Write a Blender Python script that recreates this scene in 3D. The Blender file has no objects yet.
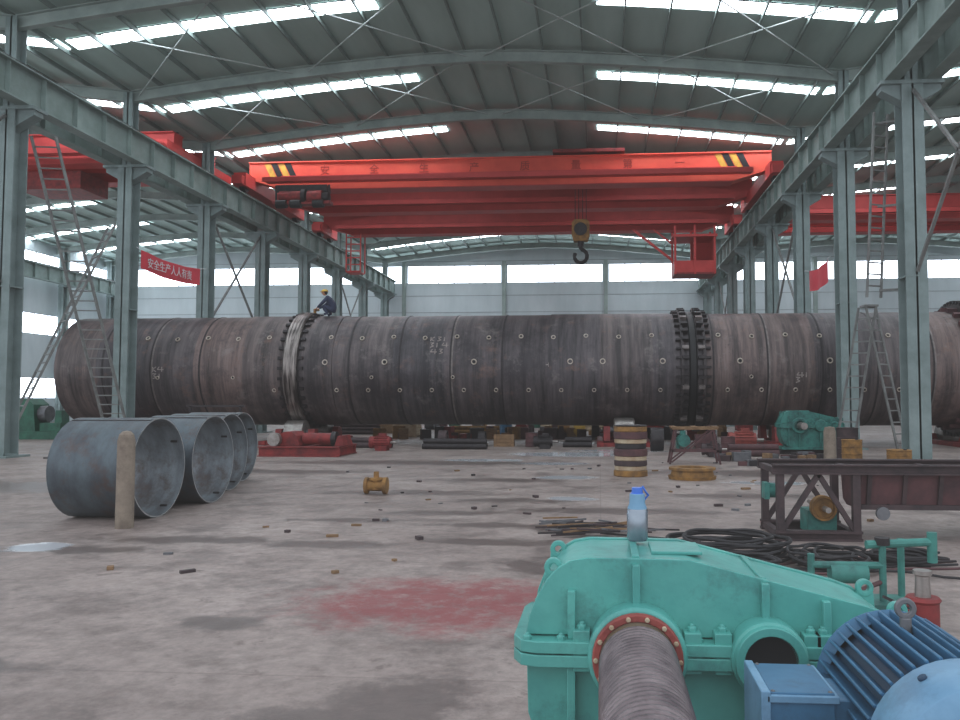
import bpy, bmesh, math, random
from mathutils import Vector, Matrix
random.seed(7)
S=bpy.context.scene
S.view_settings.view_transform='Standard'
try: S.view_settings.look='None'
except: pass
S.view_settings.exposure=0.08
try:
    S.view_settings.use_curve_mapping=True
    cm=S.view_settings.curve_mapping; cv=cm.curves[3]
    cv.points[0].location=(0,.016); cv.points[-1].location=(1,1); cm.update()
except Exception as ex: print('curve',ex)
COL=S.collection

# ---------------------------------------------------------------- materials
def L(r,g,b):
    f=lambda c:(c/255/12.92) if c/255<=.04045 else ((c/255+.055)/1.055)**2.4
    return (f(r),f(g),f(b),1)
def mat(name,c1,c2=None,rough=.6,metal=0.0,scale=3.0,bump=.0,stretch=(1,1,1),detail=6,lo=.35,hi=.68,emit=0,bscale=None,spec=.4,dirt=None):
    m=bpy.data.materials.new(name); m.use_nodes=True
    nt=m.node_tree; b=nt.nodes['Principled BSDF']
    b.inputs['Roughness'].default_value=rough; b.inputs['Metallic'].default_value=metal
    try: b.inputs['Specular IOR Level'].default_value=spec
    except: pass
    c1=L(*c1); c2=L(*c2) if c2 else tuple([x*.7 for x in c1[:3]]+[1])
    tc=nt.nodes.new('ShaderNodeTexCoord'); mp=nt.nodes.new('ShaderNodeMapping')
    mp.inputs['Scale'].default_value=stretch
    nt.links.new(tc.outputs['Object'],mp.inputs['Vector'])
    n=nt.nodes.new('ShaderNodeTexNoise'); n.inputs['Scale'].default_value=scale; n.inputs['Detail'].default_value=detail
    n.inputs['Roughness'].default_value=.65
    nt.links.new(mp.outputs['Vector'],n.inputs['Vector'])
    r=nt.nodes.new('ShaderNodeValToRGB'); r.color_ramp.elements[0].position=lo; r.color_ramp.elements[1].position=hi
    r.color_ramp.elements[0].color=c1; r.color_ramp.elements[1].color=c2
    nt.links.new(n.outputs['Fac'],r.inputs['Fac']); out=r.outputs['Color']
    if dirt:
        dc,ds,dl,dh,df=dirt
        n3=nt.nodes.new('ShaderNodeTexNoise'); n3.inputs['Scale'].default_value=ds; n3.inputs['Detail'].default_value=9; n3.inputs['Roughness'].default_value=.75
        nt.links.new(tc.outputs['Object'],n3.inputs['Vector'])
        r3=nt.nodes.new('ShaderNodeValToRGB'); r3.color_ramp.elements[0].position=dl; r3.color_ramp.elements[1].position=dh
        r3.color_ramp.elements[0].color=(0,0,0,1); r3.color_ramp.elements[1].color=(df,df,df,1); nt.links.new(n3.outputs['Fac'],r3.inputs['Fac'])
        q=nt.nodes.new('ShaderNodeMix'); q.data_type='RGBA'; nt.links.new(r3.outputs[0],q.inputs['Factor']); nt.links.new(out,q.inputs['A']); q.inputs['B'].default_value=L(*dc); out=q.outputs['Result']
    nt.links.new(out,b.inputs['Base Color'])
    if bump:
        bp=nt.nodes.new('ShaderNodeBump'); bp.inputs['Strength'].default_value=bump; bp.inputs['Distance'].default_value=.02
        n2=nt.nodes.new('ShaderNodeTexNoise'); n2.inputs['Scale'].default_value=bscale or scale*4; n2.inputs['Detail'].default_value=5
        nt.links.new(mp.outputs['Vector'],n2.inputs['Vector'])
        nt.links.new(n2.outputs['Fac'],bp.inputs['Height']); nt.links.new(bp.outputs['Normal'],b.inputs['Normal'])
    if emit:
        b.inputs['Emission Color'].default_value=c1; b.inputs['Emission Strength'].default_value=emit
    return m

M_col=mat('column_paint',(132,147,147),(106,121,120),.65,0,1.2)
M_beam=mat('runway_paint',(132,148,144),(104,120,116),.65,0,1.0)
M_raft=mat('rafter_paint',(158,170,166),(128,142,138),.65,0,1.0)
M_purl=mat('purlin_paint',(130,144,140),(106,120,116),.7,0,2.0)
M_roof=mat('roof_sheet',(172,192,186),(152,172,166),.8,0,.6,stretch=(1,.2,1))
M_wall=mat('wall_sheet',(202,210,214),(184,194,198),.7,0,.5,stretch=(1,1,.3))
M_sky=mat('skylight_panel',(238,247,255),(238,247,255),.5,emit=12)
M_win=mat('window_glazing',(234,244,255),(234,244,255),.4,emit=4.5)
M_frame=mat('window_frame',(160,168,172),(140,148,152),.6)
M_orange=mat('crane_orange',(222,90,70),(204,74,60),.5,0,.8)
M_red=mat('crane_red',(196,68,66),(174,54,54),.55,0,.9)
M_redp=mat('red_paint',(146,48,48),(94,36,38),.6,0,4)
M_yel=mat('yellow_paint',(216,176,70),(172,132,56),.5,0,3)
M_ochre=mat('ochre_rust',(160,118,62),(102,76,50),.75,0,5,.3)
M_black=mat('black_paint',(28,28,32),(20,20,22),.5)
M_rub=mat('black_rubber',(34,34,38),(48,46,48),.7)
M_dark=mat('dark_grease_steel',(58,54,56),(38,34,38),.5,.4,5)
M_rust=mat('rusty_frame',(80,64,66),(54,47,50),.65,.2,4,.3)
M_rustred=mat('rusty_red_plate',(98,64,66),(66,48,52),.65,.1,3,.3)
M_steel=mat('bright_steel',(176,172,168),(130,122,118),.38,.75,3)
M_tyre=mat('tyre_steel',(160,152,148),(64,58,58),.34,.75,1.4,.15,stretch=(6,.5,.5),lo=.4,hi=.6)
M_grey=mat('grey_cast_steel',(120,122,126),(88,88,92),.5,.5,4)
M_concrete=mat('concrete_post_mat',(142,130,116),(116,104,94),.9,0,5,.4,dirt=((84,74,68),3,.5,.7,.6))
M_wood=mat('rough_wood',(146,116,86),(108,84,62),.85,0,4,.3,stretch=(1,6,6))
M_cream=mat('cream_paint',(190,176,150),(156,128,102),.7,0,4)
M_noz=mat('nozzle_rim',(200,190,178),(146,132,120),.6,.2,8)
M_teal=mat('teal_enamel',(88,172,162),(66,144,138),.36,0,2.6,.12,detail=9,bscale=14,spec=.45,dirt=((46,86,86),4.5,.52,.72,.65))
M_teald=mat('teal_old',(64,136,126),(44,96,92),.5,0,3,dirt=((40,56,56),3,.5,.7,.6))
M_green=mat('green_machine',(48,108,86),(34,74,62),.5,0,3)
M_blue=mat('motor_blue',(58,112,148),(44,92,124),.45,0,5,dirt=((40,60,76),6,.5,.7,.5))
M_bluel=mat('motor_light_blue',(116,158,188),(92,136,168),.42,0,4,dirt=((66,92,112),5,.5,.7,.55))
M_blued=mat('motor_dark_blue',(30,64,92),(24,50,74),.5,0,4)
M_ladder=mat('ladder_paint',(128,130,128),(98,98,98),.6,0,3)
M_white=mat('white_paint',(215,216,218),(190,190,194),.6)
M_rod=mat('brace_rod_paint',(176,184,182),(150,158,156),.6)
M_redhub=mat('red_primer',(158,74,66),(126,58,54),.6,0,8,.3)
M_skin=mat('skin',(190,136,108),(176,120,94),.55,0,20)
M_suit=mat('navy_workwear',(58,64,88),(44,50,72),.85,0,8)
M_glass=mat('bottle_steel',(150,160,170),(120,130,142),.25,.7,8)
M_bluecap=mat('bottle_blue',(40,90,190),(60,120,210),.35)
M_ring=mat('rolled_plate',(92,105,112),(66,71,78),.45,.35,1.6,.1,stretch=(2,1,1),dirt=((86,68,62),1.8,.52,.68,.85))
M_ringin=mat('rolled_plate_inside',(136,146,152),(82,84,90),.45,.3,1.3,.1,stretch=(2.5,1,1),dirt=((84,70,64),2.2,.5,.66,.8))
M_edge=mat('cut_plate_edge',(180,184,186),(140,140,140),.4,.5,6)

def kiln_mat(name='kiln_shell_steel'):
    m=bpy.data.materials.new(name); m.use_nodes=True; nt=m.node_tree; N=nt.nodes; b=N['Principled BSDF']; lk=nt.links.new
    tc=N.new('ShaderNodeTexCoord')
    sx=N.new('ShaderNodeSeparateXYZ'); lk(tc.outputs['Object'],sx.inputs[0])
    d=N.new('ShaderNodeMath'); d.operation='DIVIDE'; d.inputs[1].default_value=1.95; lk(sx.outputs['X'],d.inputs[0])
    fl=N.new('ShaderNodeMath'); fl.operation='FLOOR'; lk(d.outputs[0],fl.inputs[0])
    wn=N.new('ShaderNodeTexWhiteNoise'); wn.noise_dimensions='1D'; lk(fl.outputs[0],wn.inputs['W'])
    r1=N.new('ShaderNodeValToRGB'); e=r1.color_ramp.elements
    e[0].position=0; e[0].color=L(94,88,91); e[1].position=1; e[1].color=L(120,104,101)
    x=e.new(.35); x.color=L(84,82,87); x=e.new(.7); x.color=L(108,98,97)
    lk(wn.outputs['Value'],r1.inputs['Fac'])
    mp=N.new('ShaderNodeMapping'); mp.inputs['Scale'].default_value=(3.4,.28,.28); lk(tc.outputs['Object'],mp.inputs['Vector'])
    n=N.new('ShaderNodeTexNoise'); n.inputs['Scale'].default_value=1.0; n.inputs['Detail'].default_value=9; n.inputs['Roughness'].default_value=.72; lk(mp.outputs[0],n.inputs['Vector'])
    r2=N.new('ShaderNodeValToRGB'); e=r2.color_ramp.elements; e[0].position=.38; e[0].color=(.28,.28,.3,1); e[1].position=.63; e[1].color=(1.25,1.18,1.16,1)
    lk(n.outputs['Fac'],r2.inputs['Fac'])
    mx=N.new('ShaderNodeMix'); mx.data_type='RGBA'; mx.blend_type='MULTIPLY'; mx.inputs['Factor'].default_value=.9
    lk(r1.outputs[0],mx.inputs['A']); lk(r2.outputs[0],mx.inputs['B'])
    def patch(scale,lo,hi,col,fac,src):
        n2=N.new('ShaderNodeTexNoise'); n2.inputs['Scale'].default_value=scale; n2.inputs['Detail'].default_value=9; n2.inputs['Roughness'].default_value=.72; lk(tc.outputs['Object'],n2.inputs['Vector'])
        r3=N.new('ShaderNodeValToRGB'); e=r3.color_ramp.elements; e[0].position=lo; e[0].color=(0,0,0,1); e[1].position=hi; e[1].color=(fac,fac,fac,1)
        lk(n2.outputs['Fac'],r3.inputs['Fac'])
        q=N.new('ShaderNodeMix'); q.data_type='RGBA'; lk(r3.outputs[0],q.inputs['Factor']); lk(src,q.inputs['A']); q.inputs['B'].default_value=L(*col)
        return q.outputs['Result']
    c=patch(1.6,.56,.7,(122,94,84),.7,mx.outputs['Result'])
    c=patch(.55,.5,.64,(50,46,51),.75,c)
    c=patch(1.3,.57,.68,(142,134,132),.4,c)
    c=patch(2.7,.6,.7,(42,38,42),.55,c)
    lk(c,b.inputs['Base Color'])
    b.inputs['Metallic'].default_value=.3; b.inputs['Roughness'].default_value=.48
    bp=N.new('ShaderNodeBump'); bp.inputs['Strength'].default_value=.25; bp.inputs['Distance'].default_value=.03; lk(n.outputs['Fac'],bp.inputs['Height']); lk(bp.outputs[0],b.inputs['Normal'])
    return m
M_kiln=kiln_mat()

def floor_mat():
    m=bpy.data.materials.new('workshop_concrete'); m.use_nodes=True; nt=m.node_tree; N=nt.nodes; b=N['Principled BSDF']; lk=nt.links.new
    tc=N.new('ShaderNodeTexCoord'); V=tc.outputs['Object']
    def noise(s,d=8,r=.65,vec=None):
        n=N.new('ShaderNodeTexNoise'); n.inputs['Scale'].default_value=s; n.inputs['Detail'].default_value=d; n.inputs['Roughness'].default_value=r; lk(vec or V,n.inputs['Vector']); return n.outputs['Fac']
    def ramp(f,stops):
        r=N.new('ShaderNodeValToRGB'); e=r.color_ramp.elements
        e[0].position,e[0].color=stops[0]; e[1].position,e[1].color=stops[-1]
        for p,c in stops[1:-1]:
            q=e.new(p); q.color=c
        lk(f,r.inputs['Fac']); return r.outputs['Color']
    def mix(f,a,bb,mode='MIX'):
        x=N.new('ShaderNodeMix'); x.data_type='RGBA'; x.blend_type=mode
        if isinstance(f,(int,float)): x.inputs['Factor'].default_value=f
        else: lk(f,x.inputs['Factor'])
        lk(a,x.inputs['A'])
        if isinstance(bb,tuple): x.inputs['B'].default_value=bb
        else: lk(bb,x.inputs['B'])
        return x.outputs['Result']
    def math_(op,a,c=None):
        x=N.new('ShaderNodeMath'); x.operation=op; x.use_clamp=False
        for i,q in enumerate((a,c)):
            if q is None: continue
            if isinstance(q,(int,float)): x.inputs[i].default_value=q
            else: lk(q,x.inputs[i])
        return x.outputs[0]
    nA=noise(.35); nB=noise(1.3,12,.75); nC=noise(7,10,.75); nD=noise(1.0,10,.75); nE=noise(2.6,10,.7)
    base=ramp(nA,[(.3,L(132,119,115)),(.5,L(150,137,132)),(.7,L(168,156,151))])
    base=mix(.85,base,ramp(nB,[(.36,(.5,.47,.46,1)),(.54,(1.05,1.04,1.03,1))]),'MULTIPLY')
    base=mix(.7,base,ramp(nC,[(.36,(.6,.6,.6,1)),(.6,(1.1,1.1,1.1,1))]),'MULTIPLY')
    nW=noise(2.2,10,.78)
    def ell(cx,cy,rx,ry,amp=1.2,soft=.35):
        s=N.new('ShaderNodeVectorMath'); s.operation='SUBTRACT'; lk(V,s.inputs[0]); s.inputs[1].default_value=(cx,cy,0)
        q=N.new('ShaderNodeVectorMath'); q.operation='MULTIPLY'; lk(s.outputs[0],q.inputs[0]); q.inputs[1].default_value=(1/rx,1/ry,0)
        l=N.new('ShaderNodeVectorMath'); l.operation='LENGTH'; lk(q.outputs[0],l.inputs[0])
        w=math_('MULTIPLY',math_('SUBTRACT',nW,.5),amp*3)
        t=math_('ADD',l.outputs['Value'],w)
        mr=N.new('ShaderNodeMapRange'); mr.inputs['From Min'].default_value=1-soft; mr.inputs['From Max'].default_value=1+soft
        mr.inputs['To Min'].default_value=1; mr.inputs['To Max'].default_value=0; lk(t,mr.inputs['Value']); return mr.outputs[0]
    stains=None
    for e in [(-1.1,4.5,.42,.38),(-1.55,4.15,.4,.25),(-1.0,3.9,.35,.25),(-3.2,9.3,.8,.25),(-1.2,9.6,.9,.22),(-4.9,9.5,1.1,.25),(-.4,8.3,.6,.5),(0.3,12.4,1.8,.35),(-3.6,14.6,1.6,.4),(-1.6,13.6,.9,.3),(-8,18.6,2.6,.6),(3.6,19,2.6,.8),(-6.0,8.8,.9,.25),(-2.4,12,1.0,.25),(2.6,14.5,1.5,.4),(-11,15,3,1.0),(-1.5,10.9,.8,.2),(-3.6,11.2,.8,.2),(-.2,10.8,1.0,.35),(-5,21.5,4,.8),(-4.2,4.9,.7,.15),(-2.9,6.0,.3,.2),(-.35,5.6,.35,.3),(-2.2,17,1.6,.4)]:
        k=ell(*e,amp=1.3,soft=.28)
        stains=k if stains is None else math_('MAXIMUM',stains,k)
    gd=ramp(nD,[(.53,(0,0,0,1)),(.6,(.75,.75,.75,1))])
    sep=N.new('ShaderNodeSeparateXYZ'); lk(V,sep.inputs[0])
    mr=N.new('ShaderNodeMapRange'); mr.inputs['From Min'].default_value=2; mr.inputs['From Max'].default_value=14; mr.inputs['To Min'].default_value=.3; lk(sep.outputs['Y'],mr.inputs['Value'])
    stains=math_('MAXIMUM',stains,math_('MULTIPLY',gd,mr.outputs[0]))
    base=mix(math_('MULTIPLY',stains,.72),base,L(68,56,53))
    spots=ramp(nE,[(.6,(0,0,0,1)),(.67,(.65,.65,.65,1))])
    base=mix(spots,base,L(88,75,71))
    red=ell(-1.25,6.75,1.15,.8,amp=.8,soft=.3)
    rf=math_('MULTIPLY',red,ramp(noise(6,9,.78),[(.38,(.3,.3,.3,1)),(.52,(1,1,1,1))]))
    base=mix(math_('MULTIPLY',rf,.85),base,L(134,58,62))
    br=N.new('ShaderNodeTexBrick'); br.offset=0; br.inputs['Scale'].default_value=1; br.inputs['Brick Width'].default_value=6; br.inputs['Row Height'].default_value=4.9
    br.inputs['Mortar Size'].default_value=.012; br.inputs['Mortar Smooth'].default_value=.3; lk(V,br.inputs['Vector'])
    base=mix(math_('MULTIPLY',br.outputs['Fac'],.3),base,L(90,76,72))
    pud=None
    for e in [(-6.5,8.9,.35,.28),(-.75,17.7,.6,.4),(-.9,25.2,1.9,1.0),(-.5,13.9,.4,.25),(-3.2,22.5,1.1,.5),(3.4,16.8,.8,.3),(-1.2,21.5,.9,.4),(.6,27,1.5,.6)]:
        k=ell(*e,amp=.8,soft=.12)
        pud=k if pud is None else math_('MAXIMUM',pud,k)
    base=mix(math_('MULTIPLY',pud,.85),base,L(206,210,216))  # wet puddles, with their bright reflection painted in as a pale colour
    lk(base,b.inputs['Base Color'])
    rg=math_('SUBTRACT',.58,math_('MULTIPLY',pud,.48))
    rg=math_('SUBTRACT',rg,math_('MULTIPLY',stains,.22))
    lk(rg,b.inputs['Roughness'])
    bp=N.new('ShaderNodeBump'); bp.inputs['Distance'].default_value=.01
    lk(math_('SUBTRACT',.4,math_('MULTIPLY',pud,.4)),bp.inputs['Strength']); lk(nC,bp.inputs['Height']); lk(bp.outputs[0],b.inputs['Normal'])
    return m
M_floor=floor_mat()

# ---------------------------------------------------------------- mesh builder
class MB:
    def __init__(s,name): s.name=name; s.bm=bmesh.new(); s.mats=[]
    def mi(s,m):
        if m not in s.mats: s.mats.append(m)
        return s.mats.index(m)
    def add(s,vs,fs,m):
        i=s.mi(m); bv=[s.bm.verts.new(v) for v in vs]
        for f in fs:
            try:
                q=s.bm.faces.new([bv[k] for k in f]); q.material_index=i
            except ValueError: pass
        return bv
    def box(s,x0,x1,y0,y1,z0,z1,m):
        vs=[(x,y,z) for x in(x0,x1) for y in(y0,y1) for z in(z0,z1)]
        s.add(vs,[(0,1,3,2),(4,6,7,5),(0,4,5,1),(2,3,7,6),(0,2,6,4),(1,5,7,3)],m)
    def cbox(s,c,d,m,rot=None):
        vs=[Vector((x*d[0]/2,y*d[1]/2,z*d[2]/2)) for x in(-1,1) for y in(-1,1) for z in(-1,1)]
        if rot: vs=[rot@v for v in vs]
        s.add([v+Vector(c) for v in vs],[(0,1,3,2),(4,6,7,5),(0,4,5,1),(2,3,7,6),(0,2,6,4),(1,5,7,3)],m)
    def frame(s,d,up=None):
        d=d.normalized(); up=Vector(up) if up else (Vector((0,0,1)) if abs(d.z)<.95 else Vector((0,1,0)))
        a=d.cross(up).normalized(); b=a.cross(d).normalized(); return a,b
    def bar(s,p1,p2,w,h,m,up=None):
        p1=Vector(p1);p2=Vector(p2); a,b=s.frame(p2-p1,up)
        vs=[p+a*i*w/2+b*j*h/2 for p in(p1,p2) for i in(-1,1) for j in(-1,1)]
        s.add(vs,[(0,1,3,2),(4,6,7,5),(0,4,5,1),(2,3,7,6),(0,2,6,4),(1,5,7,3)],m)
    def ibeam(s,p1,p2,w,h,m,up=None,tf=.03,tw=.02):
        p1=Vector(p1);p2=Vector(p2); a,b=s.frame(p2-p1,up)
        s.bar(p1,p2,tw,h,m,up)
        for k in(-1,1):
            o=b*(h/2-tf/2)*k
            s.bar(p1+o,p2+o,w,tf,m,up)
    def lathe(s,o,ax,prof,m,seg=24,closed=False,a0=0):
        o=Vector(o); ax=Vector(ax).normalized(); a,b=s.frame(ax)
        i=s.mi(m); rings=[]
        for t,r in prof:
            if r<1e-6: rings.append([s.bm.verts.new(o+ax*t)])
            else: rings.append([s.bm.verts.new(o+ax*t+a*math.cos(a0+2*math.pi*k/seg)*r+b*math.sin(a0+2*math.pi*k/seg)*r) for k in range(seg)])
        n=len(rings); prs=[(j,j+1) for j in range(n-1)]+([(n-1,0)] if closed else [])
        for j,jn in prs:
            A,B=rings[j],rings[jn]
            for k in range(seg):
                k2=(k+1)%seg
                if len(A)==1 and len(B)==1: continue
                f=(A[0],B[k],B[k2]) if len(A)==1 else ((A[k],A[k2],B[0]) if len(B)==1 else (A[k],A[k2],B[k2],B[k]))
                q=s.bm.faces.new(f); q.material_index=i
    def cyl(s,p1,p2,r,m,r2=None,seg=20):
        p1=Vector(p1);p2=Vector(p2); l=(p2-p1).length; r2=r if r2 is None else r2
        s.lathe(p1,p2-p1,[(0,0),(0,r),(l,r2),(l,0)],m,seg)
    def tube(s,p1,p2,ro,ri,m,seg=48):
        p1=Vector(p1);p2=Vector(p2); l=(p2-p1).length
        s.lathe(p1,p2-p1,[(0,ri),(0,ro),(l,ro),(l,ri)],m,seg,closed=True)
    def prism(s,prof,axis,c0,c1,m):
        f={'y':lambda p,c:(p[0],c,p[1]),'x':lambda p,c:(c,p[0],p[1]),'z':lambda p,c:(p[0],p[1],c)}[axis]
        n=len(prof); vs=[f(p,c0) for p in prof]+[f(p,c1) for p in prof]
        s.add(vs,[tuple(range(n)),tuple(range(2*n-1,n-1,-1))]+[(k,(k+1)%n,n+(k+1)%n,n+k) for k in range(n)],m)
    def path(s,pts,r,m,seg=8):
        pts=[Vector(p) for p in pts]; i=s.mi(m); rings=[]
        for k,p in enumerate(pts):
            d=(pts[min(k+1,len(pts)-1)]-pts[max(k-1,0)]); a,b=s.frame(d)
            rings.append([s.bm.verts.new(p+a*math.cos(2*math.pi*q/seg)*r+b*math.sin(2*math.pi*q/seg)*r) for q in range(seg)])
        for j in range(len(rings)-1):
            for q in range(seg):
                f=s.bm.faces.new((rings[j][q],rings[j][(q+1)%seg],rings[j+1][(q+1)%seg],rings[j+1][q])); f.material_index=i
        for R in(rings[0],rings[-1]):
            f=s.bm.faces.new(R); f.material_index=i
    def sphere(s,c,r,m,sc=(1,1,1),seg=16):
        mm=Matrix.Translation(c)@Matrix.Diagonal((sc[0]*r,sc[1]*r,sc[2]*r,1))
        g=bmesh.ops.create_uvsphere(s.bm,u_segments=seg,v_segments=seg//2,radius=1,matrix=mm)
        i=s.mi(m)
        for v in g['verts']:
            for f in v.link_faces: f.material_index=i
    def xform(s,M): bmesh.ops.transform(s.bm,matrix=M,verts=s.bm.verts[:])
    def done(s,bevel=0,recentre=True,M=None,parent=None,ang=32):
        bm=s.bm
        if M is not None: bmesh.ops.transform(bm,matrix=M,verts=bm.verts[:])
        bmesh.ops.recalc_face_normals(bm,faces=bm.faces[:])
        for f in bm.faces: f.smooth=True
        la=math.radians(ang)
        for e in bm.edges:
            e.smooth = (len(e.link_faces)==2 and e.calc_face_angle(0)<la)
        loc=Vector((0,0,0))
        if recentre:
            xs=[v.co for v in bm.verts]
            mn=Vector([min(v[k] for v in xs) for k in range(3)]); mx=Vector([max(v[k] for v in xs) for k in range(3)])
            loc=Vector(((mn.x+mx.x)/2,(mn.y+mx.y)/2,mn.z))
            bmesh.ops.translate(bm,vec=-loc,verts=bm.verts[:])
        me=bpy.data.meshes.new(s.name); bm.to_mesh(me); bm.free()
        for m in s.mats: me.materials.append(m)
        ob=bpy.data.objects.new(s.name,me); COL.objects.link(ob); ob.location=loc
        if bevel:
            b=ob.modifiers.new('bevel','BEVEL'); b.width=bevel; b.segments=2; b.limit_method='ANGLE'; b.angle_limit=math.radians(35)
        if parent:
            ob.parent=parent; ob.matrix_parent_inverse=Matrix.Translation(parent.location).inverted()
        return ob

# ---------------------------------------------------------------- hall
XL,XR=-17.7,8.6; XLL,XRR=-42.0,34.0; YB=66.0; Y0R=9.0
COLY=[10.6+6*k for k in range(10)]
def rz(x):
    if x<XL: c,h=(XL+XLL)/2,(XL-XLL)/2
    elif x>XR: c,h=(XR+XRR)/2,(XRR-XR)/2
    else: c,h=(XL+XR)/2,(XR-XL)/2
    return 14.75-1.15*(abs(x-c)/h)**1.5

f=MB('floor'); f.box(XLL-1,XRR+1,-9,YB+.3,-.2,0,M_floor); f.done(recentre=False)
xs=[XLL+ (XL-XLL)*k/16 for k in range(16)]+[XL+(XR-XL)*k/20 for k in range(20)]+[XR+(XRR-XR)*k/16 for k in range(17)]
c=MB('ceiling')
vs=[];fs=[]
for x in xs:
    z=rz(x); vs+= [(x,Y0R,z),(x,YB+.2,z),(x,Y0R,z+.12),(x,YB+.2,z+.12)]
for k in range(len(xs)-1):
    a=4*k; b_=a+4
    fs+=[(a,b_,b_+1,a+1),(a+2,a+3,b_+3,b_+2),(a,a+2,b_+2,b_),(a+1,b_+1,b_+3,a+3)]
c.add(vs,fs,M_roof); c.done(recentre=False)
w=MB('wall_back')
def wallband(z0,z1): w.box(XLL,XRR,YB,YB+.25,z0,z1,M_wall)
wallband(0,11.45); w.box(XLL,XRR,YB,YB+.25,13.0,13.45,M_wall)
for k in range(len(xs)-1):
    w.prism([(xs[k],13.45),(xs[k+1],13.45),(xs[k+1],rz(xs[k+1])),(xs[k],rz(xs[k]))],'y',YB,YB+.25,M_wall)
x=XLL
while x<XRR:
    w.box(x,x+.5,YB-.02,YB+.25,11.45,13.0,M_wall); w.box(x+.1,x+.4,YB-.25,YB-.02,0,13.3,M_raft); x+=8.45
for z in (2,3.4,4.8,6.2,7.6,9.0,10.4,13.3):
    w.box(XLL,XRR,YB-.03,YB,z,z+.05,M_frame)
w.done(recentre=False)
def window(i,p0,p1,z0,z1,axis):
    o=MB('window_%d'%i)
    if axis=='x':
        o.box(p0,p1,YB+.08,YB+.12,z0,z1,M_win)
        n=max(1,int((p1-p0)/1.3))
        for k in range(n+1):
            xx=p0+(p1-p0)*k/n; o.box(xx-.03,xx+.03,YB+.04,YB+.14,z0,z1,M_frame)
        for z in(z0,z1-.06): o.box(p0,p1,YB+.04,YB+.14,z,z+.06,M_frame)
    else:
        o.box(XLL-.14,XLL-.10,p0,p1,z0,z1,M_win)
        n=max(1,int((p1-p0)/1.3))
        for k in range(n+1):
            yy=p0+(p1-p0)*k/n; o.box(XLL-.16,XLL-.06,yy-.03,yy+.03,z0,z1,M_frame)
        for z in(z0,z1-.06): o.box(XLL-.16,XLL-.06,p0,p1,z,z+.06,M_frame)
    o.done()
i=1; x=XLL+.5
while x<XRR-1:
    window(i,x,min(x+7.95,XRR),11.45,13.0,'x'); i+=1; x+=8.45
w=MB('wall_left')
for z0,z1 in((0,1.8),(3.4,6.6),(8.2,11.2),(12.8,13.7)): w.box(XLL-.25,XLL,9,YB,z0,z1,M_wall)
for k in range(10):
    y=9+ (YB-9)*k/9.0
    for z0,z1 in((1.8,3.4),(6.6,8.2),(11.2,12.8)): w.box(XLL-.25,XLL,y-.3,y+.3,z0,z1,M_wall)
    w.box(XLL,XLL+.3,y-.12,y+.12,0,13.3,M_raft)
w.done(recentre=False)
for k in range(9):
    y0=9+(YB-9)*k/9.0+.3; y1=9+(YB-9)*(k+1)/9.0-.3
    for z0,z1 in((1.8,3.4),(6.6,8.2),(11.2,12.8)):
        window(i,y0,y1,z0,z1,'y'); i+=1
w=MB('wall_right'); w.box(XRR,XRR+.25,9,YB,0,13.7,M_wall)
for k in range(10):
    y=9+(YB-9)*k/9.0; w.box(XRR-.3,XRR,y-.12,y+.12,0,13.3,M_raft)
w.done(recentre=False)

bays=[((XLL+XL)/2,(XL-XLL)/2),((XL+XR)/2,(XR-XL)/2),((XR+XRR)/2,(XRR-XR)/2)]
for y in [13.0,19.0,25.0,31.0,37.1,43.2,49.3,55.4,61.4]:
    for cx,h in bays:
        for a,b_ in((-h+.1,-2.7),(4.5,h-.2)):
            o=MB('skylight'); n=8
            for k in range(n):
                xa=cx+a+(b_-a)*k/n; xb=cx+a+(b_-a)*(k+1)/n
                o.add([(xa,y-.36,rz(xa)-.03),(xb,y-.36,rz(xb)-.03),(xb,y+.36,rz(xb)-.03),(xa,y+.36,rz(xa)-.03)],[(0,1,2,3)],M_sky)
            for yy in(y-.38,y+.38):
                for k in range(n):
                    xa=cx+a+(b_-a)*k/n; xb=cx+a+(b_-a)*(k+1)/n
                    o.bar((xa,yy,rz(xa)-.03),(xb,yy,rz(xb)-.03),.04,.03,M_raft)
            o.done()
o=MB('roof_purlins')
x=XLL+.8
while x<XRR:
    o.bar((x,Y0R,rz(x)-.12),(x,YB,rz(x)-.12),.06,.16,M_purl); x+=1.45
o.done(recentre=False)
for y in COLY:
    for cx,h in bays:
        o=MB('roof_rafter'); n=14
        for k in range(n):
            xa=cx-h+2*h*k/n; xb=cx-h+2*h*(k+1)/n
            e=.001
            za=rz(min(max(xa,cx-h+e),cx+h-e)); zb=rz(min(max(xb,cx-h+e),cx+h-e))
            o.ibeam((xa,y,za-.42),(xb,y,zb-.42),.22,.42,M_raft)
        o.done()
o=MB('roof_bracing_rods')
for ya,yb in((22.6,28.6),(28.6,34.6),(52.6,58.6)):
    for cx,h in bays[1:2]:
        for k in (0,1,2,3):
            xa=cx-h+2*h*k/4+.3; xb=cx-h+2*h*(k+1)/4-.3
            for p,q in((ya,yb),(yb,ya)):
                o.path([(xa,p,rz(xa)-.4),((xa+xb)/2,(p+q)/2,rz((xa+xb)/2)-.4),(xb,q,rz(xb)-.4)],.024,M_rod,6)
o.done(recentre=False)

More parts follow.
